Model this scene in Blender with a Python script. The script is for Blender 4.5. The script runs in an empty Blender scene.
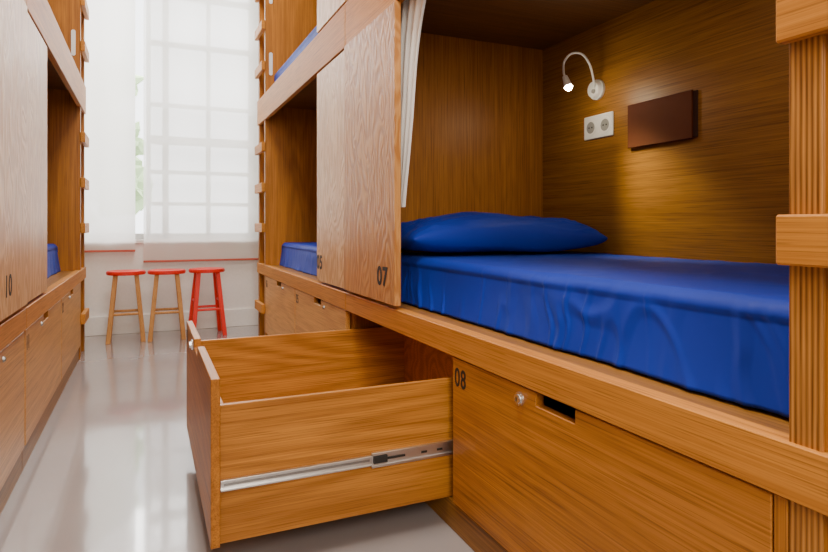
import bpy, bmesh, math, random
from mathutils import Vector, Matrix, noise
random.seed(3)
S=bpy.context.scene
COL=S.collection
# ---------------------------------------------------------------- materials
def newmat(name):
    m=bpy.data.materials.new(name); m.use_nodes=True
    nt=m.node_tree; b=nt.nodes['Principled BSDF']
    return m,nt,b
def flat(name,c,rough=.5,metal=0,spec=.5,bump=0,bscale=200,emit=None,es=0,sheen=0):
    m,nt,b=newmat(name)
    b.inputs['Base Color'].default_value=(*c,1); b.inputs['Roughness'].default_value=rough
    b.inputs['Metallic'].default_value=metal; b.inputs['Specular IOR Level'].default_value=spec
    tc=nt.nodes.new('ShaderNodeTexCoord'); n=nt.nodes.new('ShaderNodeTexNoise')
    n.inputs['Scale'].default_value=bscale; n.inputs['Detail'].default_value=3
    nt.links.new(tc.outputs['Object'],n.inputs['Vector'])
    mx=nt.nodes.new('ShaderNodeMix'); mx.data_type='RGBA'
    mx.inputs[6].default_value=(*[v*.93 for v in c],1); mx.inputs[7].default_value=(*[min(1,v*1.05) for v in c],1)
    nt.links.new(n.outputs['Fac'],mx.inputs[0]); nt.links.new(mx.outputs[2],b.inputs['Base Color'])
    if bump:
        bp=nt.nodes.new('ShaderNodeBump'); bp.inputs['Strength'].default_value=bump; bp.inputs['Distance'].default_value=.002
        nt.links.new(n.outputs['Fac'],bp.inputs['Height']); nt.links.new(bp.outputs[0],b.inputs['Normal'])
    if emit:
        b.inputs['Emission Color'].default_value=(*emit,1); b.inputs['Emission Strength'].default_value=es
    if sheen: b.inputs['Sheen Weight'].default_value=sheen
    return m
def wood(name,c1,c2,axis='Y',rough=.42,contour=.3,figured=False,cfreq=22,spec=.3,fk=.7,pore=.45):
    m,nt,b=newmat(name)
    L=nt.links.new
    tc=nt.nodes.new('ShaderNodeTexCoord'); oi=nt.nodes.new('ShaderNodeObjectInfo')
    mu=nt.nodes.new('ShaderNodeMath'); mu.operation='MULTIPLY'; mu.inputs[1].default_value=17.
    L(oi.outputs['Random'],mu.inputs[0])
    ad=nt.nodes.new('ShaderNodeVectorMath'); ad.operation='ADD'
    L(tc.outputs['Object'],ad.inputs[0]); L(mu.outputs[0],ad.inputs[1])
    def mapped(al,ac):
        mp=nt.nodes.new('ShaderNodeMapping'); s=[ac,ac,ac]; s['XYZ'.index(axis)]=al
        mp.inputs['Scale'].default_value=s; L(ad.outputs[0],mp.inputs['Vector']); return mp
    def noi(mp,detail=4,rg=.6,dist=0):
        n=nt.nodes.new('ShaderNodeTexNoise'); n.inputs['Scale'].default_value=1; n.inputs['Detail'].default_value=detail
        n.inputs['Roughness'].default_value=rg; n.inputs['Distortion'].default_value=dist
        L(mp.outputs[0],n.inputs['Vector']); return n
    fine=noi(mapped(2.0,230),3,.6)
    pores=noi(mapped(5,380),2,.5)
    broad=noi(mapped(.5,11),4,.6)
    if figured: cn=noi(mapped(2.2,8),2,.45,1.4)
    else: cn=noi(mapped(.40,4.2),2,.35,.1)
    m1=nt.nodes.new('ShaderNodeMath'); m1.operation='MULTIPLY'; m1.inputs[1].default_value=cfreq*6.28; L(cn.outputs['Fac'],m1.inputs[0])
    sn=nt.nodes.new('ShaderNodeMath'); sn.operation='SINE'; L(m1.outputs[0],sn.inputs[0])
    def madd(src,k,add):
        q=nt.nodes.new('ShaderNodeMath'); q.operation='MULTIPLY_ADD'; L(src,q.inputs[0]); q.inputs[1].default_value=k
        if isinstance(add,(int,float)): q.inputs[2].default_value=add
        else: L(add,q.inputs[2])
        return q.outputs[0]
    fv=madd(fine.outputs['Fac'],2.0,-.5)
    v=madd(sn.outputs[0],contour*.5,-.14)
    v=madd(fv,fk,v)
    v=madd(broad.outputs['Fac'],.65,v)
    mx=nt.nodes.new('ShaderNodeMix'); mx.data_type='RGBA'; mx.clamp_factor=True
    mx.inputs[6].default_value=(*c1,1); mx.inputs[7].default_value=(*c2,1)
    L(v,mx.inputs[0])
    mr=nt.nodes.new('ShaderNodeMapRange'); mr.inputs['From Min'].default_value=.56; mr.inputs['From Max'].default_value=.64
    mr.inputs['To Min'].default_value=0; mr.inputs['To Max'].default_value=pore; L(pores.outputs['Fac'],mr.inputs['Value'])
    m2=nt.nodes.new('ShaderNodeMix'); m2.data_type='RGBA'; m2.inputs[7].default_value=(*[q*.45 for q in c1],1)
    L(mr.outputs[0],m2.inputs[0]); L(mx.outputs[2],m2.inputs[6]); L(m2.outputs[2],b.inputs['Base Color'])
    b.inputs['Roughness'].default_value=rough; b.inputs['Specular IOR Level'].default_value=spec
    bp=nt.nodes.new('ShaderNodeBump'); bp.inputs['Strength'].default_value=.06; bp.inputs['Distance'].default_value=.001
    L(fine.outputs['Fac'],bp.inputs['Height']); L(bp.outputs[0],b.inputs['Normal'])
    if figured:
        b2=nt.nodes.new('ShaderNodeBump'); b2.inputs['Strength'].default_value=.22; b2.inputs['Distance'].default_value=.002
        L(sn.outputs[0],b2.inputs['Height']); L(bp.outputs[0],b2.inputs['Normal']); L(b2.outputs[0],b.inputs['Normal'])
    return m
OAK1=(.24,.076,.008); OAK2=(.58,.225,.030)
W={}
for a in 'XYZ':
    W[a]=wood('oak_'+a,OAK1,OAK2,a,contour=.24,cfreq=16)
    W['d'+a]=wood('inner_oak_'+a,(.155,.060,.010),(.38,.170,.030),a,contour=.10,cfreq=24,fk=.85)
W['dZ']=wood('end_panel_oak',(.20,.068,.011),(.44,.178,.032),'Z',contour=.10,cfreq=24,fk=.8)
W['Yl']=wood('lit_oak_Y',(.42,.17,.036),(.74,.38,.10),'Y',.36,.25,spec=.4,cfreq=16)  # brighter copy of the oak; light missing on these fronts is in the colour
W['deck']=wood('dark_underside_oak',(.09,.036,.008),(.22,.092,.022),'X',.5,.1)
W['fig']=wood('ash_figured_pale',(.56,.28,.10),(.85,.55,.27),'Z',.38,.65,True,8,.35,.3,.12)
W['fig2']=wood('ash_figured_golden',(.42,.17,.040),(.70,.36,.12),'Z',.38,.60,True,8,.3,.3,.15)
W['sideX']=wood('drawer_side_oak',(.25,.082,.011),(.62,.26,.042),'X',.40,.38,False,15)
W['rail']=wood('rail_oak',(.38,.13,.015),(.68,.285,.045),'Y',.5,.12,spec=.22)
def plymat():
    m,nt,b=newmat('plywood_edge'); L=nt.links.new
    tc=nt.nodes.new('ShaderNodeTexCoord'); sp=nt.nodes.new('ShaderNodeSeparateXYZ'); L(tc.outputs['Object'],sp.inputs[0])
    mu=nt.nodes.new('ShaderNodeMath'); mu.operation='MULTIPLY'; mu.inputs[1].default_value=6.283/.0075; L(sp.outputs['Y'],mu.inputs[0])
    sn=nt.nodes.new('ShaderNodeMath'); sn.operation='SINE'; L(mu.outputs[0],sn.inputs[0])
    mp=nt.nodes.new('ShaderNodeMapping'); mp.inputs['Scale'].default_value=(120,260,8); L(tc.outputs['Object'],mp.inputs['Vector'])
    n=nt.nodes.new('ShaderNodeTexNoise'); n.inputs['Scale'].default_value=1; L(mp.outputs[0],n.inputs['Vector'])
    q=nt.nodes.new('ShaderNodeMath'); q.operation='MULTIPLY_ADD'; q.inputs[1].default_value=.34; L(sn.outputs[0],q.inputs[0]); L(n.outputs['Fac'],q.inputs[2])
    mx=nt.nodes.new('ShaderNodeMix'); mx.data_type='RGBA'; mx.inputs[6].default_value=(.15,.048,.007,1); mx.inputs[7].default_value=(.58,.25,.050,1)
    L(q.outputs[0],mx.inputs[0]); L(mx.outputs[2],b.inputs['Base Color']); b.inputs['Roughness'].default_value=.5; b.inputs['Specular IOR Level'].default_value=.3
    return m
W['ply']=plymat()
M_white=flat('white_paint',(.84,.83,.81),.6,bump=.1,bscale=60)
M_frame=flat('window_frame_paint',(.60,.60,.58),.6,bscale=60)
M_plastic=flat('white_plastic',(.85,.85,.83),.3)
M_steel=flat('brushed_steel',(.72,.72,.72),.32,1,bscale=80)
M_groove=flat('steel_groove',(.35,.35,.35),.4,1,bscale=80)
M_chrome=flat('chrome',(.75,.75,.75),.25,1)
M_black=flat('black_paint',(.008,.007,.006),.5)
M_dark=flat('dark_steel',(.05,.05,.05),.4,.6)
M_red=flat('red_lacquer',(.80,.022,.012),.35)
M_brown=flat('brown_lacquer',(.12,.032,.011),.7,spec=.15,bscale=30)
M_brown2=flat('dark_brown_lacquer',(.045,.014,.006),.6,bscale=30)
M_redbar=flat('red_brown_bar',(.50,.10,.06),.5)
M_legwood=wood('stool_wood',(.42,.17,.04),(.66,.33,.10),'Z',.45,.2)
M_green=flat('foliage',(.36,.48,.26),.9,bscale=6)
M_ground=flat('outdoor_paving',(.6,.6,.57),.9,bscale=3)
M_lit=flat('lamp_lens',(1,.95,.85),.3,emit=(1,.88,.66),es=260)
M_grey=flat('grey_plastic',(.30,.30,.29),.4)
def sheetmat(name,c,rough=.55):
    m,nt,b=newmat(name); L=nt.links.new
    tc=nt.nodes.new('ShaderNodeTexCoord'); n=nt.nodes.new('ShaderNodeTexNoise'); n.inputs['Scale'].default_value=8; n.inputs['Detail'].default_value=5; n.inputs['Distortion'].default_value=.6
    n.noise_type='RIDGED_MULTIFRACTAL'
    mp=nt.nodes.new('ShaderNodeMapping'); mp.inputs['Scale'].default_value=(.6,.9,.25); mp.inputs['Rotation'].default_value=(.3,0,.5); L(tc.outputs['Object'],mp.inputs['Vector']); L(mp.outputs[0],n.inputs['Vector'])
    n2=nt.nodes.new('ShaderNodeTexNoise'); n2.inputs['Scale'].default_value=5; L(tc.outputs['Object'],n2.inputs['Vector'])
    mx=nt.nodes.new('ShaderNodeMix'); mx.data_type='RGBA'; mx.inputs[6].default_value=(*[v*.88 for v in c],1); mx.inputs[7].default_value=(*[min(1,v*1.1) for v in c],1)
    L(n2.outputs['Fac'],mx.inputs[0]); L(mx.outputs[2],b.inputs['Base Color']); b.inputs['Roughness'].default_value=rough
    b.inputs['Specular IOR Level'].default_value=.28
    b.inputs['Sheen Weight'].default_value=.08; b.inputs['Sheen Roughness'].default_value=.4; b.inputs['Sheen Tint'].default_value=(.25,.4,1,1)
    bp=nt.nodes.new('ShaderNodeBump'); bp.inputs['Strength'].default_value=.28; bp.inputs['Distance'].default_value=.006
    L(n.outputs['Fac'],bp.inputs['Height']); L(bp.outputs[0],b.inputs['Normal'])
    return m
M_blue=sheetmat('blue_cotton',(.002,.026,.37),.58)
M_curtain=flat('white_curtain',(.95,.95,.94),.8)
def blindmat(name,trans):
    m,nt,b=newmat(name); L=nt.links.new
    out=nt.nodes['Material Output']
    tl=nt.nodes.new('ShaderNodeBsdfTranslucent'); tl.inputs[0].default_value=(.97,.96,.93,1)
    df=nt.nodes.new('ShaderNodeBsdfDiffuse'); df.inputs[0].default_value=(.82,.81,.78,1)
    tr=nt.nodes.new('ShaderNodeBsdfTransparent'); tr.inputs[0].default_value=(1,1,1,1)
    tc=nt.nodes.new('ShaderNodeTexCoord'); n=nt.nodes.new('ShaderNodeTexNoise'); n.inputs['Scale'].default_value=300
    L(tc.outputs['Object'],n.inputs['Vector'])
    mr=nt.nodes.new('ShaderNodeMapRange'); mr.inputs['To Min'].default_value=.45; mr.inputs['To Max'].default_value=.55
    L(n.outputs['Fac'],mr.inputs['Value'])
    a=nt.nodes.new('ShaderNodeMixShader'); L(mr.outputs[0],a.inputs[0]); L(tl.outputs[0],a.inputs[1]); L(df.outputs[0],a.inputs[2])
    c=nt.nodes.new('ShaderNodeMixShader'); c.inputs[0].default_value=trans; L(a.outputs[0],c.inputs[1]); L(tr.outputs[0],c.inputs[2])
    L(c.outputs[0],out.inputs[0]); return m
M_blind=blindmat('sheer_blind_fabric',.25)
M_blind2=blindmat('dense_blind_fabric',.06)
def floormat():
    m,nt,b=newmat('polished_grey_floor'); L=nt.links.new
    tc=nt.nodes.new('ShaderNodeTexCoord'); n=nt.nodes.new('ShaderNodeTexNoise'); n.inputs['Scale'].default_value=2.5; n.inputs['Detail'].default_value=6
    L(tc.outputs['Object'],n.inputs['Vector'])
    mx=nt.nodes.new('ShaderNodeMix'); mx.data_type='RGBA'; mx.inputs[6].default_value=(.29,.264,.268,1); mx.inputs[7].default_value=(.37,.338,.342,1)
    L(n.outputs['Fac'],mx.inputs[0]); L(mx.outputs[2],b.inputs['Base Color']); b.inputs['Roughness'].default_value=.13
    b.inputs['Specular IOR Level'].default_value=.65
    b.inputs['Coat Weight'].default_value=.6; b.inputs['Coat Roughness'].default_value=.05
    n2=nt.nodes.new('ShaderNodeTexNoise'); n2.inputs['Scale'].default_value=7; L(tc.outputs['Object'],n2.inputs['Vector'])
    bp=nt.nodes.new('ShaderNodeBump'); bp.inputs['Strength'].default_value=.07; bp.inputs['Distance'].default_value=.01
    L(n2.outputs['Fac'],bp.inputs['Height']); L(bp.outputs[0],b.inputs['Normal'])
    return m
M_floor=floormat()
# ---------------------------------------------------------------- helpers
def wloc(o):
    v=o.location.copy(); p=o.parent
    while p: v=v+p.location; p=p.parent
    return v
def finish(name,bm,mat,origin=None,parent=None,smooth=False,label=None,cat=None,kind=None,group=None):
    me=bpy.data.meshes.new(name)
    if origin is None:
        xs=[v.co for v in bm.verts]
        mn=Vector([min(c[i] for c in xs) for i in range(3)]); mxx=Vector([max(c[i] for c in xs) for i in range(3)])
        origin=Vector(((mn.x+mxx.x)/2,(mn.y+mxx.y)/2,mn.z))
    origin=Vector(origin)
    for v in bm.verts: v.co-=origin
    bmesh.ops.recalc_face_normals(bm,faces=bm.faces)
    bm.to_mesh(me); bm.free()
    mats=mat if isinstance(mat,list) else [mat]
    for q in mats: me.materials.append(q)
    if smooth:
        for p in me.polygons: p.use_smooth=True
    o=bpy.data.objects.new(name,me); COL.objects.link(o)
    if parent: o.parent=parent; o.location=origin-wloc(parent)
    else: o.location=origin
    tag(o,label,cat,kind,group); return o
def tag(o,label=None,cat=None,kind=None,group=None):
    if label: o['label']=label
    if cat: o['category']=cat
    if kind: o['kind']=kind
    if group: o['group']=group
def empty(name,loc,label,cat,group=None):
    o=bpy.data.objects.new(name,None); o.empty_display_size=.1; o.location=loc; COL.objects.link(o); tag(o,label,cat,None,group); return o
def addbox(bm,x0,x1,y0,y1,z0,z1,bev=.0015):
    x0,x1=sorted((x0,x1)); y0,y1=sorted((y0,y1)); z0,z1=sorted((z0,z1))
    t=bmesh.new(); bmesh.ops.create_cube(t,size=1)
    for v in t.verts: v.co=Vector(((x0+x1)/2+v.co.x*(x1-x0),(y0+y1)/2+v.co.y*(y1-y0),(z0+z1)/2+v.co.z*(z1-z0)))
    if bev: bmesh.ops.bevel(t,geom=list(t.edges),offset=bev,segments=1,affect='EDGES',clamp_overlap=True)
    me=bpy.data.meshes.new('t'); t.to_mesh(me); t.free(); bm.from_mesh(me); bpy.data.meshes.remove(me)
def box(name,b,mat,bev=.0015,**k):
    bm=bmesh.new()
    for q in (b if isinstance(b[0],(tuple,list)) else [b]): addbox(bm,*q,bev=bev)
    return finish(name,bm,mat,**k)
def addcyl(bm,p0,p1,r0,r1=None,seg=24,caps=True):
    r1=r0 if r1 is None else r1
    p0=Vector(p0);p1=Vector(p1); d=p1-p0
    m=Matrix.Translation((p0+p1)/2)@d.to_track_quat('Z','Y').to_matrix().to_4x4()
    bmesh.ops.create_cone(bm,cap_ends=caps,segments=seg,radius1=r0,radius2=r1,depth=d.length,matrix=m)
def prism(name,pts,x0,x1,mat,bev=.0015,**k):
    bm=bmesh.new(); a=[bm.verts.new((x0,y,z)) for y,z in pts]; f=bm.faces.new(a)
    r=bmesh.ops.extrude_face_region(bm,geom=[f])
    for v in r['geom']:
        if isinstance(v,bmesh.types.BMVert): v.co.x=x1
    bmesh.ops.recalc_face_normals(bm,faces=bm.faces)
    if bev: bmesh.ops.bevel(bm,geom=list(bm.edges),offset=bev,segments=1,affect='EDGES')
    return finish(name,bm,mat,**k)
def tube(bm,pts,r,seg=12,sub=8):
    P=[Vector(p) for p in pts]; out=[]
    for i in range(len(P)-1):
        a=P[max(i-1,0)];b=P[i];c=P[i+1];d=P[min(i+2,len(P)-1)]
        for j in range(sub):
            t=j/sub; out.append(.5*((2*b)+(c-a)*t+(2*a-5*b+4*c-d)*t*t+(3*b-a-3*c+d)*t**3))
    out.append(P[-1]); rings=[]
    for i,p in enumerate(out):
        tg=(out[min(i+1,len(out)-1)]-out[max(i-1,0)]).normalized()
        q=tg.to_track_quat('Z','Y')
        rings.append([bm.verts.new(p+q@Vector((r*math.cos(2*math.pi*k/seg),r*math.sin(2*math.pi*k/seg),0))) for k in range(seg)])
    for i in range(len(rings)-1):
        for k in range(seg): bm.faces.new((rings[i][k],rings[i][(k+1)%seg],rings[i+1][(k+1)%seg],rings[i+1][k]))
    bm.faces.new(rings[0]); bm.faces.new(rings[-1])
def number(txt,pos,size,side,parent,label,xs=.82,bold=.012):
    c=bpy.data.curves.new('n','FONT'); c.body=txt; c.size=size; c.align_x='CENTER'; c.align_y='CENTER'; c.offset=size*bold; c.extrude=.0004
    c.space_character=1.10
    t=bpy.data.objects.new('n',c); COL.objects.link(t); bpy.context.view_layer.update()
    dg=bpy.context.evaluated_depsgraph_get()
    me=bpy.data.meshes.new_from_object(t.evaluated_get(dg)); bpy.data.objects.remove(t)
    R=Matrix(((0,0,-1),(-1,0,0),(0,1,0))) if side>0 else Matrix(((0,0,1),(1,0,0),(0,1,0)))
    for v in me.vertices:
        q=v.co.copy(); q.x*=xs; v.co=R@q
    me.materials.clear(); me.materials.append(M_black)
    o=bpy.data.objects.new('number_marking',me); COL.objects.link(o)
    o.parent=parent; o.location=Vector(pos)-wloc(parent); o['label']=label
    return o
# ---------------------------------------------------------------- room
XR,XL,YF,YB,ZC=1.875,-1.475,5.40,-1.6,3.5
box('floor',(XL-.2,XR+.2,YB-.2,YF+.25,-.1,0),M_floor,bev=0,kind='structure')
box('ceiling',(XL-.2,XR+.2,YB-.2,YF+.25,ZC,ZC+.1),M_white,bev=0,kind='structure')
box('wall_right',(XR,XR+.15,YB-.15,YF+.25,0,ZC),M_white,bev=0,kind='structure')
box('wall_left',(XL-.15,XL,YB-.15,YF+.25,0,ZC),M_white,bev=0,kind='structure')
box('wall_back',(XL,XR,YB-.15,YB,0,ZC),M_white,bev=0,kind='structure')
WX0,WX1,WZ0,WZ1=-.95,.90,.76,3.2
box('wall_far',[(XL,WX0,YF,YF+.25,0,ZC),(WX1,XR,YF,YF+.25,0,ZC),(WX0,WX1,YF,YF+.25,0,WZ0),(WX0,WX1,YF,YF+.25,WZ1,ZC)],M_white,bev=0,kind='structure')
box('baseboard_far',(XL,XR,YF-.018,YF,0,.15),M_white,bev=.003,kind='structure')
bars=[]
fy0,fy1=YF+.10,YF+.16
bars+=[(WX0,WX1,fy0,fy1,WZ0,WZ0+.05),(WX0,WX1,fy0,fy1,WZ1-.07,WZ1),(WX0,WX0+.07,fy0,fy1,WZ0,WZ1),(WX1-.07,WX1,fy0,fy1,WZ0,WZ1)]
bars.append((.12,.17,fy0,fy1,WZ0,WZ1))
for x in (.49,-.45): bars.append((x-.018,x+.018,fy0,fy1,WZ0,WZ1))
for z,h in ((1.06,.016),(1.33,.016),(1.60,.035),(1.90,.016),(2.42,.02),(2.84,.02)): bars.append((.0,WX1,fy0+.005,fy1-.005,z-h,z+h))
bars.append((-.005,.03,fy0,fy1,WZ0,WZ1))
box('window_1',bars,M_frame,bev=.003,kind='structure')
box('trim_1',(WX0,WX1,YF-.03,YF+.09,WZ0-.03,WZ0),M_white,bev=.003,kind='structure')
box('ground_outside',(-9,9,YF+.3,16,-.3,-.1),M_ground,bev=0,kind='structure')
bm=bmesh.new()
for i in range(30):
    c=Vector((random.uniform(-1.6,-.2),random.uniform(7.6,8.6),random.uniform(.0,3.0)))
    r=random.uniform(.16,.32)
    res=bmesh.ops.create_icosphere(bm,subdivisions=3,radius=r,matrix=Matrix.Translation(c))
    for v in res['verts']: v.co+=(v.co-c).normalized()*noise.noise(v.co*9)*.2
finish('shrub',bm,M_green,label='leafy green shrub outside the window',cat='shrub',kind='stuff')
def blind(x0,x1,y,z0,z1,lab,mat):
    e=empty('roller_blind',((x0+x1)/2,y,z0),lab,'window blind','white roller blinds at the window')
    bm=bmesh.new(); nx,nz=24,30; g=[]
    for j in range(nz+1):
        g.append([bm.verts.new((x0+(x1-x0)*i/nx,y+.003*math.sin(i*.9+j*.1)*(1-j/nz),z0+.012+(z1-z0-.012)*j/nz)) for i in range(nx+1)])
    for j in range(nz):
        for i in range(nx): bm.faces.new((g[j][i],g[j][i+1],g[j+1][i+1],g[j+1][i]))
    finish('blind_fabric',bm,mat,parent=e,smooth=True)
    box('bottom_bar',(x0,x1,y-.008,y+.008,z0,z0+.016),M_redbar,bev=.003,parent=e,label='red-brown bottom bar')
    bm=bmesh.new(); addcyl(bm,(x0,y,z1+.02),(x1,y,z1+.02),.03)
    finish('roller_tube',bm,M_white,parent=e,smooth=False)
blind(-1.0,-.085,YF-.05,.665,3.25,'white fabric roller blind with red-brown bottom bar',M_blind2)
blind(-.025,.93,YF-.05,.575,3.25,'translucent white roller blind backlit by window panes',M_blind)
# ---------------------------------------------------------------- bunk beds
BT=3.05
def bunk(side,ydir,nums,open_first,pw,label,proud=.0,pm='fig'):
    fx=.8 if side>0 else -.4
    Y0=2.52
    X=lambda t: fx+side*t
    Y=lambda s: Y0+ydir*s
    e=empty('bunk_bed',(X(.5),Y(1.14),0),label,'bunk bed','oak bunk beds along the aisle')
    def P(name,b,mat,bev=.0015,**k):
        L=[(X(q[0]),X(q[1]),Y(q[2]),Y(q[3]),q[4],q[5]) for q in (b if isinstance(b[0],(tuple,list)) else [b])]
        return box(name,L,mat,bev,parent=e,**k)
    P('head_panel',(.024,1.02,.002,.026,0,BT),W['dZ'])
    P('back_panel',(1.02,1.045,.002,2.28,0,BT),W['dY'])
    for s in ((1.98,2.025),(2.235,2.28)):
        ep=P('end_panel',(.004,1.02,s[0],s[1],0,BT),W['Z'])
        box('panel_edge',(X(0),X(.004),Y(s[0]),Y(s[1]),0,BT),W['ply'],.001,parent=ep,label='layered plywood edge')
    for z in (1.99,2.52):
        bm=bmesh.new(); vs=[]
        for k in range(24):
            a=2*math.pi*k/24; zz=.072*(1 if math.sin(a)>=0 else -1)+.013*math.sin(a)
            vs.append(bm.verts.new((X(.040)+.013*math.cos(a),Y(1.979),z+.085+zz)))
        f=bm.faces.new(vs); r=bmesh.ops.extrude_face_region(bm,geom=[f])
        for v in r['geom']:
            if isinstance(v,bmesh.types.BMVert): v.co.y=Y(1.976)
        finish('slot_daylight',bm,M_plastic,parent=e,label='white rounded patch for daylight seen through a grip slot')  # white capsule stands in for window light showing through a slot
    rp=.022 if ydir<0 else .028
    for z in (.26,.86,1.16,1.46,2.06,2.36,2.66,2.94):
        if z<.3 and ydir<0: continue
        P('rung',(-rp,-.001,1.975,2.29,z-.034,z+.034),W['rail'],.003)
    P('bed_rail',(-.008,.03,.002,2.29,.508,.585),W['rail'],.002)
    P('stile',(-.002,.028,1.960,1.979,.0,.506),W['Z'],.001)
    P('upper_bed_rail',(-.008,.02,.002,2.29,1.66,1.85),W['rail'],.002)
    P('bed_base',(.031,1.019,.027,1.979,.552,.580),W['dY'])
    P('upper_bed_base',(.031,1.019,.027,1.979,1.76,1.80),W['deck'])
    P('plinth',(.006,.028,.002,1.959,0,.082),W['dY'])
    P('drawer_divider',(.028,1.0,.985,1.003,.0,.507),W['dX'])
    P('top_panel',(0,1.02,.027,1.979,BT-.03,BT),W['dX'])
    pp=P('privacy_panel',(-.006-proud,.018-proud,.010,pw,.598,1.652+(.006 if proud else 0)),W[pm],.0025)
    P('privacy_panel',(-.006,.018,.010,pw,1.862,2.98),W[pm])
    if nums[2]:
        number(nums[2],(X(-.0068-proud),Y(nums[3]),.690),.095,side,pp,'black stencilled number',1.05,.028 if nums[2]!='10' else .01)
    for k,(s0,s1) in enumerate(((.010,.986),(1.002,1.957))):
        pull=.655 if (open_first and k==0) else 0
        t0=.02-pull; zb=.085; zt=.43; DL=.90
        a,b=s0+.028,s1-.028
        tf=t0 if pull else t0+.012
        bl=[(tf,t0+DL,a,a+.016,zb,zt),(tf,t0+DL,b-.016,b,zb,zt),(t0+DL-.016,t0+DL,a+.016,b-.016,zb,zt),(tf,tf+.012,a+.016,b-.016,zb,zt),(tf+.012,t0+DL-.016,a+.016,b-.016,zb+.012,zb+.024)]
        d=P('drawer',bl,W['sideX'],.001,label='open oak drawer pulled out into the aisle' if pull else 'closed oak drawer under the bed')
        m=(s0+s1)/2; z0,z1=.090,.504
        c0,c1=m-.078,m+.056
        pts=[(s0,z0),(s1,z0),(s1,z1),(c1,z1),(c1,z1-.030),(c0,z1-.030),(c0,z1),(s0,z1)]
        pts=[(Y(p[0]),p[1]) for p in pts]
        prism('drawer_front',pts,X(t0-.001),X(t0-.023),W['Yl'] if (side<0 or ydir>0) else W['Y'],parent=d)
        ly=m-.140; lr=1 if side>0 and ydir<0 else .60
        bm=bmesh.new(); addcyl(bm,(X(t0-.023),Y(ly),.474),(X(t0-.028*lr-.023*(1-lr)),Y(ly),.474),.0165*lr,.0155*lr,32); addcyl(bm,(X(t0-.023),Y(ly),.474),(X(t0-.034*lr-.023*(1-lr)),Y(ly),.474),.0115*lr,.0105*lr,32)
        finish('lock',bm,M_chrome if lr==1 else M_groove,parent=d,label='round chrome cam lock')
        bm=bmesh.new(); xk=t0-.034*lr-.023*(1-lr); addbox(bm,X(xk),X(xk-.0006),Y(ly-.0018),Y(ly+.0018),.469,.479,0); finish('keyhole',bm,M_black,parent=d)
        number(nums[k],(X(t0-.0235),Y(s1-.052) if ydir*side>0 else Y(s0+.045),.450),.073,side,d,'black stencilled number',.85,.012)
        if pull:
            for (p,q,sg) in ((a,a,-1),(b,b,1)):
                if sg<0: r0,r1=a-.012,a-.001
                else: r0,r1=b+.001,b+.012
                zc=.232
                bm=bmesh.new()
                def BX(u0,u1,v0,v1,w0,w1): addbox(bm,X(u0),X(u1),Y(v0),Y(v1),w0,w1,.0005)
                ri=(r0,r1-.008) if sg>0 else (r0+.008,r1)
                BX(t0+.002,t0+.40,ri[0],ri[1],zc-.0125,zc+.0125)
                BX(t0+.002,t0+.40,r0,r1,zc+.009,zc+.0135); BX(t0+.002,t0+.40,r0,r1,zc-.0135,zc-.009)
                finish('drawer_slide',bm,M_steel,parent=d,label='steel telescopic slide')
                bm=bmesh.new()
                ri=(r0,r1-.006) if sg>0 else (r0+.006,r1)
                BX(t0+.40,t0+.68,r0,r1,zc+.013,zc+.020); BX(t0+.40,t0+.68,r0,r1,zc-.020,zc-.013); BX(t0+.40,t0+.68,ri[0],ri[1],zc-.0145,zc+.0145)
                finish('outer_slide',bm,M_steel,parent=d,label='wider steel slide profile')
                bm=bmesh.new()
                BX(t0+.405,t0+.445,r0-.001,r1+.001,zc-.009,zc+.011)
                BX(t0+.44,t0+.50,r0+.001,r1-.003,zc-.003,zc+.003)
                finish('slide_latch',bm,M_dark,parent=d,label='dark slide latch')
                ge=(r1-.008,r1-.0065) if sg>0 else (r0+.0065,r0+.008)
                bm=bmesh.new(); BX(t0+.01,t0+.395,ge[0],ge[1],zc-.003,zc+.003); finish('slide_groove',bm,M_groove,parent=d)
                for u in (.55,.60):
                    bm=bmesh.new(); yy=(r1-.005) if sg>0 else (r0+.005)
                    BX(t0+u,t0+u+.018,yy-.0012,yy+.0012,zc-.003,zc+.003); finish('slide_slot',bm,M_dark,parent=d)
    return e
bunk(1,-1,('07','08','07',.475),True,.596,'oak bunk bed with blue bedding and an open drawer',.010,'fig2')
bunk(1,1,('05','06','05',.43),False,.485,'oak bunk bed with ladder near the window')
bunk(-1,-1,('09','10','10',.335),False,.578,'oak bunk bed with figured panels and closed drawers',.006)
bunk(-1,1,('11','12',None,.4),False,.50,'oak bunk bed with ladder end near the window')
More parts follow.
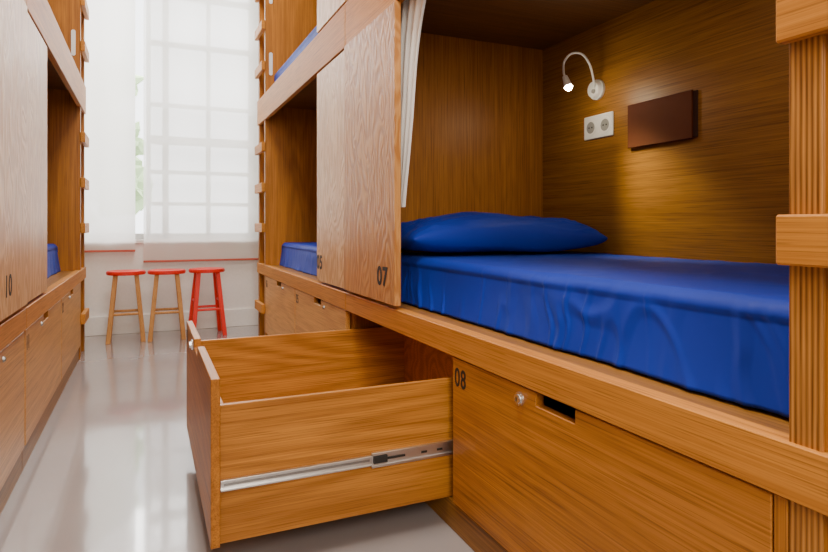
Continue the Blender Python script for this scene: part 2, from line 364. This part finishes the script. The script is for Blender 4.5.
# ---------------------------------------------------------------- mattresses
def ridge(v): return 1-abs(v)*2.2
def mattress(x0,x1,y0,y1,z0,z1,front,lab,grp,wr=1.0,drape=.03):
    bm=bmesh.new(); ny=460
    R=.026
    w=(x1-x0);h=z1-z0
    prof=[]
    def arc(cx,cz,a0,a1,n=6):
        for i in range(n+1):
            a=math.radians(a0+(a1-a0)*i/n); prof.append((cx+R*math.cos(a),cz+R*math.sin(a)))
    for i in range(22): prof.append((x0+.004,z0+(h-R)*i/22))
    arc(x0+R,z1-R,180,90)
    for i in range(1,60): prof.append((x0+R+(w-2*R)*i/60,z1))
    arc(x1-R,z1-R,90,0)
    for i in range(21,-1,-1): prof.append((x1-.004,z0+(h-R)*i/22))
    L=y1-y0; ys=[y0+L*j/ny for j in range(ny+1)]
    rings=[]
    for j,y in enumerate(ys):
        e_=min(y-y0,y1-y); k=1 if e_>R else math.sqrt(max(0,1-(1-e_/R)**2))
        ring=[]
        for (px,pz) in prof:
            z=z0+(pz-z0)*(1-.18*(1-k)); x=px
            side=((px<x0+R) and front<0) or ((px>x1-R) and front>0)
            hz=max(0,min(1,(pz-z0)/h))
            if side:
                lean=.10+.40*noise.noise(Vector((y*1.7,9,2)))
                yy=y-hz*lean*.6+.02*noise.noise(Vector((y*2.4,hz*2.2,5)))
                env=(1-hz)**.5
                f=noise.noise(Vector((yy*4.5,0,hz*.8)))
                g=max(0,ridge(noise.noise(Vector((yy*6.5,4.3,hz*.5)))*4.0))*max(0,min(1,.7+1.2*noise.noise(Vector((y*2.2,hz*2,21)))))
                g2=max(0,ridge(noise.noise(Vector((yy*13,8.3,hz*.5)))*3.6))*max(0,noise.noise(Vector((y*3,hz*2,1)))+.45)
                x+=front*wr*(.011*env*(f*1.0+g*.9+g2*.8)+drape*(1-hz)**1.3-.004)
            else:
                dd=(px-x0) if front<0 else (x1-px)
                g=max(0,ridge(noise.noise(Vector((px*1.0+y*1.6,y*.8-px*2.2,7)))*7))
                g2=max(0,ridge(noise.noise(Vector((px*2.4-y*1.1,y*2.8+px*.7,17)))*7))
                f=noise.noise(Vector((px*2,y*1.6,1)))*.002+g*.0026+g2*.0016
                z+=f*wr*min(1,dd/.05)
            ring.append(bm.verts.new((x,y,z)))
        rings.append(ring)
    n=len(prof)
    for j in range(ny):
        for i in range(n-1): bm.faces.new((rings[j][i],rings[j][i+1],rings[j+1][i+1],rings[j+1][i]))
        bm.faces.new((rings[j][n-1],rings[j][0],rings[j+1][0],rings[j+1][n-1]))
    bm.faces.new(rings[0]); bm.faces.new(rings[-1])
    return finish('mattress',bm,M_blue,smooth=True,label=lab,cat='mattress',group=grp)
G='blue-sheeted mattresses on the bunks'
mattress(.920,1.805,.56,2.475,.5865,.757,-1,'mattress with a wrinkled royal blue fitted sheet',G,1.0,.036)
mattress(.915,1.805,2.56,4.48,.5815,.750,-1,'blue mattress on the lower bunk by the window',G,.7)
mattress(.860,1.805,2.56,4.48,1.8015,2.005,-1,'blue mattress on the upper bunk',G,.4,.015)
mattress(-1.405,-.525,2.56,4.48,.5815,.76,1,'blue mattress in the lower bunk opposite',G,.7)
# pillow
def pillow(cx,cy,z,lx,ly,h,rot=0):
    bm=bmesh.new(); N=100; top=[];bot=[]
    def prof(u,v):
        a=max(0,1-abs(u)**3.6); b=max(0,1-abs(v)**3.2)
        return a**.6*b**.5
    for s,arr in ((1,top),(-1,bot)):
        for j in range(N+1):
            row=[]
            for i in range(N+1):
                u=-1+2*i/N; v=-1+2*j/N
                k=1-.06*(1-abs(u)**2)*(abs(v)) ; k2=1-.04*(1-abs(v)**2)*abs(u)
                rc=1-.04*(abs(u)*abs(v))**5
                x=u*lx/2*k2*rc; y=v*ly/2*k*rc
                hh=prof(u,v)
                zz=(h*.66*hh*(1-.12*u*u) if s>0 else -h*.34*hh**.6)
                cr=max(0,ridge(noise.noise(Vector((u*1.6+v*1.6,v*2.4-u*1.2,3)))*6))
                cr2=max(0,ridge(noise.noise(Vector((u*1.3,v*4.5+u*1.6,6)))*5))
                zz+=s*hh*(.010*noise.noise(Vector((u*2.0,v*2.0,2))))+(s>0)*min(1,hh*2)*(.004*cr*(.5+abs(u))+.007*cr2*(.1+abs(u)**1.5))
                if (i in(0,N) or j in (0,N)) : zz=.0
                zz+=.014*noise.noise(Vector((u*1.5,v*1.5,9)))
                row.append((x,y,zz))
            arr.append(row)
    zmin=min(p[2] for r in bot for p in r)
    vt=[[bm.verts.new(p) for p in r] for r in top]
    vb=[[None]*(N+1) for _ in range(N+1)]
    for j in range(N+1):
        for i in range(N+1):
            if i in(0,N) or j in(0,N): vb[j][i]=vt[j][i]
            else:
                p=bot[j][i]; vb[j][i]=bm.verts.new((p[0],p[1],max(p[2],zmin*.9)))
    for j in range(N):
        for i in range(N):
            bm.faces.new((vt[j][i],vt[j][i+1],vt[j+1][i+1],vt[j+1][i]))
            bm.faces.new((vb[j][i],vb[j+1][i],vb[j+1][i+1],vb[j][i+1]))
    M=Matrix.Translation((cx,cy,z-zmin*.9))@Matrix.Rotation(rot,4,'Z')
    bmesh.ops.transform(bm,matrix=M,verts=bm.verts)
    finish('pillow',bm,M_blue,smooth=True,label='royal blue pillow lying on the mattress by the head panel',cat='pillow')
pillow(1.345,2.215,.7655,.92,.46,.155,math.radians(-2))
# curtain
bm=bmesh.new(); nz,ny=70,90; g=[]
for j in range(nz+1):
    f=j/nz; z=1.755-f*(1.755-.945); ya=2.10; yb=1.720+.270*f**.65+.005*math.sin(f*7)
    row=[]
    for i in range(ny+1):
        u=i/ny; y=ya+(yb-ya)*u
        row.append(bm.verts.new((.850+.013*math.sin(u*30+f*2)*(1-.5*f)+.004*noise.noise(Vector((u*4,f*4,2))),y,z)))
    g.append(row)
for j in range(nz):
    for i in range(ny): bm.faces.new((g[j][i],g[j][i+1],g[j+1][i+1],g[j+1][i]))
finish('curtain',bm,M_curtain,smooth=True,label='white privacy curtain gathered behind the panel',cat='curtain')
# ---------------------------------------------------------------- lamp, socket, shelf
xw=1.8195
D=-.018
lamp=empty('reading_lamp',(xw,2.107+D,1.476),'white flexible-neck reading lamp, switched on, on the panel','lamp')
bm=bmesh.new(); addcyl(bm,(xw,2.107+D,1.476),(xw-.012,2.107+D,1.476),.044,.044,40); addcyl(bm,(xw-.012,2.107+D,1.476),(xw-.030,2.107+D,1.476),.040,.034,40)
finish('lamp_base',bm,M_plastic,parent=lamp)
bm=bmesh.new(); addcyl(bm,(xw-.030,2.10+D,1.466),(xw-.036,2.10+D,1.466),.010,.009,20); finish('switch',bm,M_grey,parent=lamp)
def pullin(p,f): return Vector((p[0]*f,p[1]*f,.88+(p[2]-.88)*f))
npts=[(1.79,2.077,1.485),(1.772,2.068,1.53),(1.758,2.076,1.585),(1.742,2.105,1.630),(1.725,2.155,1.642),(1.712,2.187,1.612),(1.705,2.182,1.565),(1.70,2.165,1.535)]
fs=[1,.992,.982,.972,.962,.955,.950,.948]
bm=bmesh.new(); tube(bm,[pullin(p,f) for p,f in zip(npts,fs)],.0048)
finish('gooseneck',bm,M_plastic,parent=lamp,smooth=True)
hd0=pullin((1.70,2.166,1.54),.948); hd1=hd0+Vector((-.004,-.028,-.050))
bm=bmesh.new(); addcyl(bm,hd0,hd1,.011,.018,28); finish('lamp_head',bm,M_plastic,parent=lamp)
dr=(hd1-hd0).normalized()
bm=bmesh.new(); bmesh.ops.create_uvsphere(bm,u_segments=20,v_segments=12,radius=.015,matrix=Matrix.Translation(hd1+dr*.001)); finish('lamp_lens',bm,M_lit,parent=lamp,smooth=True)
so=empty('power_socket',(xw,2.085,1.26),'white double wall socket plate below the reading lamp','socket')
box('socket_plate',(xw-.007,xw,1.990,2.175,1.262,1.366),M_plastic,bev=.003,parent=so)
for yc in (2.037,2.128):
    bm=bmesh.new(); addcyl(bm,(xw-.007,yc,1.314),(xw-.0085,yc,1.314),.036,.035,32); finish('socket_ring',bm,M_plastic,parent=so)
    bm=bmesh.new(); addcyl(bm,(xw-.0085,yc,1.314),(xw-.0090,yc,1.314),.026,.026,32); finish('socket_recess',bm,M_grey,parent=so)
    for dy in (-.0095,.0095):
        bm=bmesh.new(); addcyl(bm,(xw-.0090,yc+dy,1.314),(xw-.0095,yc+dy,1.314),.004,seg=12)
        finish('socket_hole',bm,M_black,parent=so)
sh=empty('folding_shelf',(xw,1.74,1.19),'brown lacquered fold-down shelf fixed beside the socket','shelf')
box('shelf_leaf',(xw-.014,xw-.006,1.578,1.898,1.195,1.372),M_brown,bev=.002,parent=sh)
box('shelf_bracket',[(xw-.006,xw,1.562,1.890,1.199,1.368)],M_brown2,bev=.001,parent=sh)
# ---------------------------------------------------------------- stools
def stool(cx,cy,rot,matl,lab):
    h=.530
    e=empty('stool',(cx,cy,0),lab,'stool','stools under the window')
    def tr(p):
        c,s=math.cos(rot),math.sin(rot); return (cx+p[0]*c-p[1]*s,cy+p[0]*s+p[1]*c,p[2])
    bm=bmesh.new()
    addcyl(bm,(cx,cy,h-.028),(cx,cy,h),.138,.138,40)
    bmesh.ops.bevel(bm,geom=[x for x in bm.edges if abs(x.verts[0].co.z-x.verts[1].co.z)<1e-4],offset=.005,segments=2,affect='EDGES')
    finish('seat',bm,M_red,parent=e,label='round red seat')
    tops=[];bots=[]
    for a,b in ((-1,-1),(1,-1),(1,1),(-1,1)):
        tp=Vector((a*.072,b*.072,h-.028)); bt=Vector((a*.120,b*.120,0))
        tops.append(tp);bots.append(bt)
        bm=bmesh.new(); w=.016
        vs=[bm.verts.new(tr((q.x+dx*w,q.y+dy*w,q.z))) for q in (bt,tp) for dx,dy in ((-1,-1),(1,-1),(1,1),(-1,1))]
        for f in ((3,2,1,0),(4,5,6,7),(0,1,5,4),(1,2,6,5),(2,3,7,6),(3,0,4,7)): bm.faces.new([vs[i] for i in f])
        bmesh.ops.bevel(bm,geom=list(bm.edges),offset=.003,segments=1,affect='EDGES')
        finish('leg',bm,matl,parent=e)
    for i,(a,b,f) in enumerate(((0,1,.42),(2,3,.42),(1,2,.55),(3,0,.55))):
        p=bots[a].lerp(tops[a],f); q=bots[b].lerp(tops[b],f)
        bm=bmesh.new(); addcyl(bm,tr(p),tr(q),.010,seg=12); finish('stretcher',bm,matl,parent=e)
stool(-.145,5.09,math.radians(1),M_legwood,'stool with red seat and natural wood legs')
stool(.143,5.06,math.radians(-1),M_legwood,'stool with red seat and natural wood legs')
stool(.442,5.10,math.radians(3),M_red,'all-red wooden stool under the window')
# ---------------------------------------------------------------- lights
def area(name,loc,rot,sx,sy,power,color=(1,1,1)):
    l=bpy.data.lights.new(name,'AREA'); l.shape='RECTANGLE'; l.size=sx; l.size_y=sy; l.energy=power; l.color=color
    o=bpy.data.objects.new(name,l); o.location=loc; o.rotation_euler=rot; COL.objects.link(o); return o
area('overhead_fill',(.2,1.2,3.4),(0,0,0),.7,1.6,82,(1,.92,.80))  # unseen overhead area lights, added to fill the aisle
area('overhead_fill',(.2,3.8,3.4),(0,0,0),.7,1.4,48,(1,.94,.86))
area('camera_fill',(.0,-1.35,2.1),(math.radians(78),0,math.radians(-4)),1.0,1.2,66,(1,.91,.78))  # unseen area light behind the camera, added as fill
area('daylight',(0,8.2,4.2),(math.radians(-58),0,0),5,3,850,(1,.98,.95))
area('bunk_fill',(1.15,1.10,1.745),(0,0,0),.4,.9,3.8,(1,.84,.62))  # hidden area light below the deck, added to brighten the bunk interior
sp=bpy.data.lights.new('reading_spot','SPOT'); sp.energy=36; sp.color=(1,.88,.46); sp.spot_size=math.radians(54); sp.spot_blend=1.0; sp.shadow_soft_size=.06
so_=bpy.data.objects.new('reading_spot',sp); so_.location=hd1+dr*.03
so_.rotation_euler=(Vector((1.84,1.62,.74))-so_.location).to_track_quat('-Z','Y').to_euler(); COL.objects.link(so_)
pl=bpy.data.lights.new('reading_glow','POINT'); pl.energy=.9; pl.color=(1,.88,.6); pl.shadow_soft_size=.03
po=bpy.data.objects.new('reading_glow',pl); po.location=hd1+dr*.03; COL.objects.link(po)
w=bpy.data.worlds.new('World'); S.world=w; w.use_nodes=True
bg=w.node_tree.nodes['Background']; bg.inputs[0].default_value=(.97,.98,1,1); bg.inputs[1].default_value=5.0
# ---------------------------------------------------------------- camera
cd=bpy.data.cameras.new('camera'); cam=bpy.data.objects.new('camera',cd); COL.objects.link(cam)
cam.location=(0,0,.88); cam.rotation_euler=(math.radians(90),0,math.radians(-24))
cd.sensor_width=36; cd.lens=600/828*36; cd.shift_y=-51/828; cd.clip_start=.02
S.camera=cam
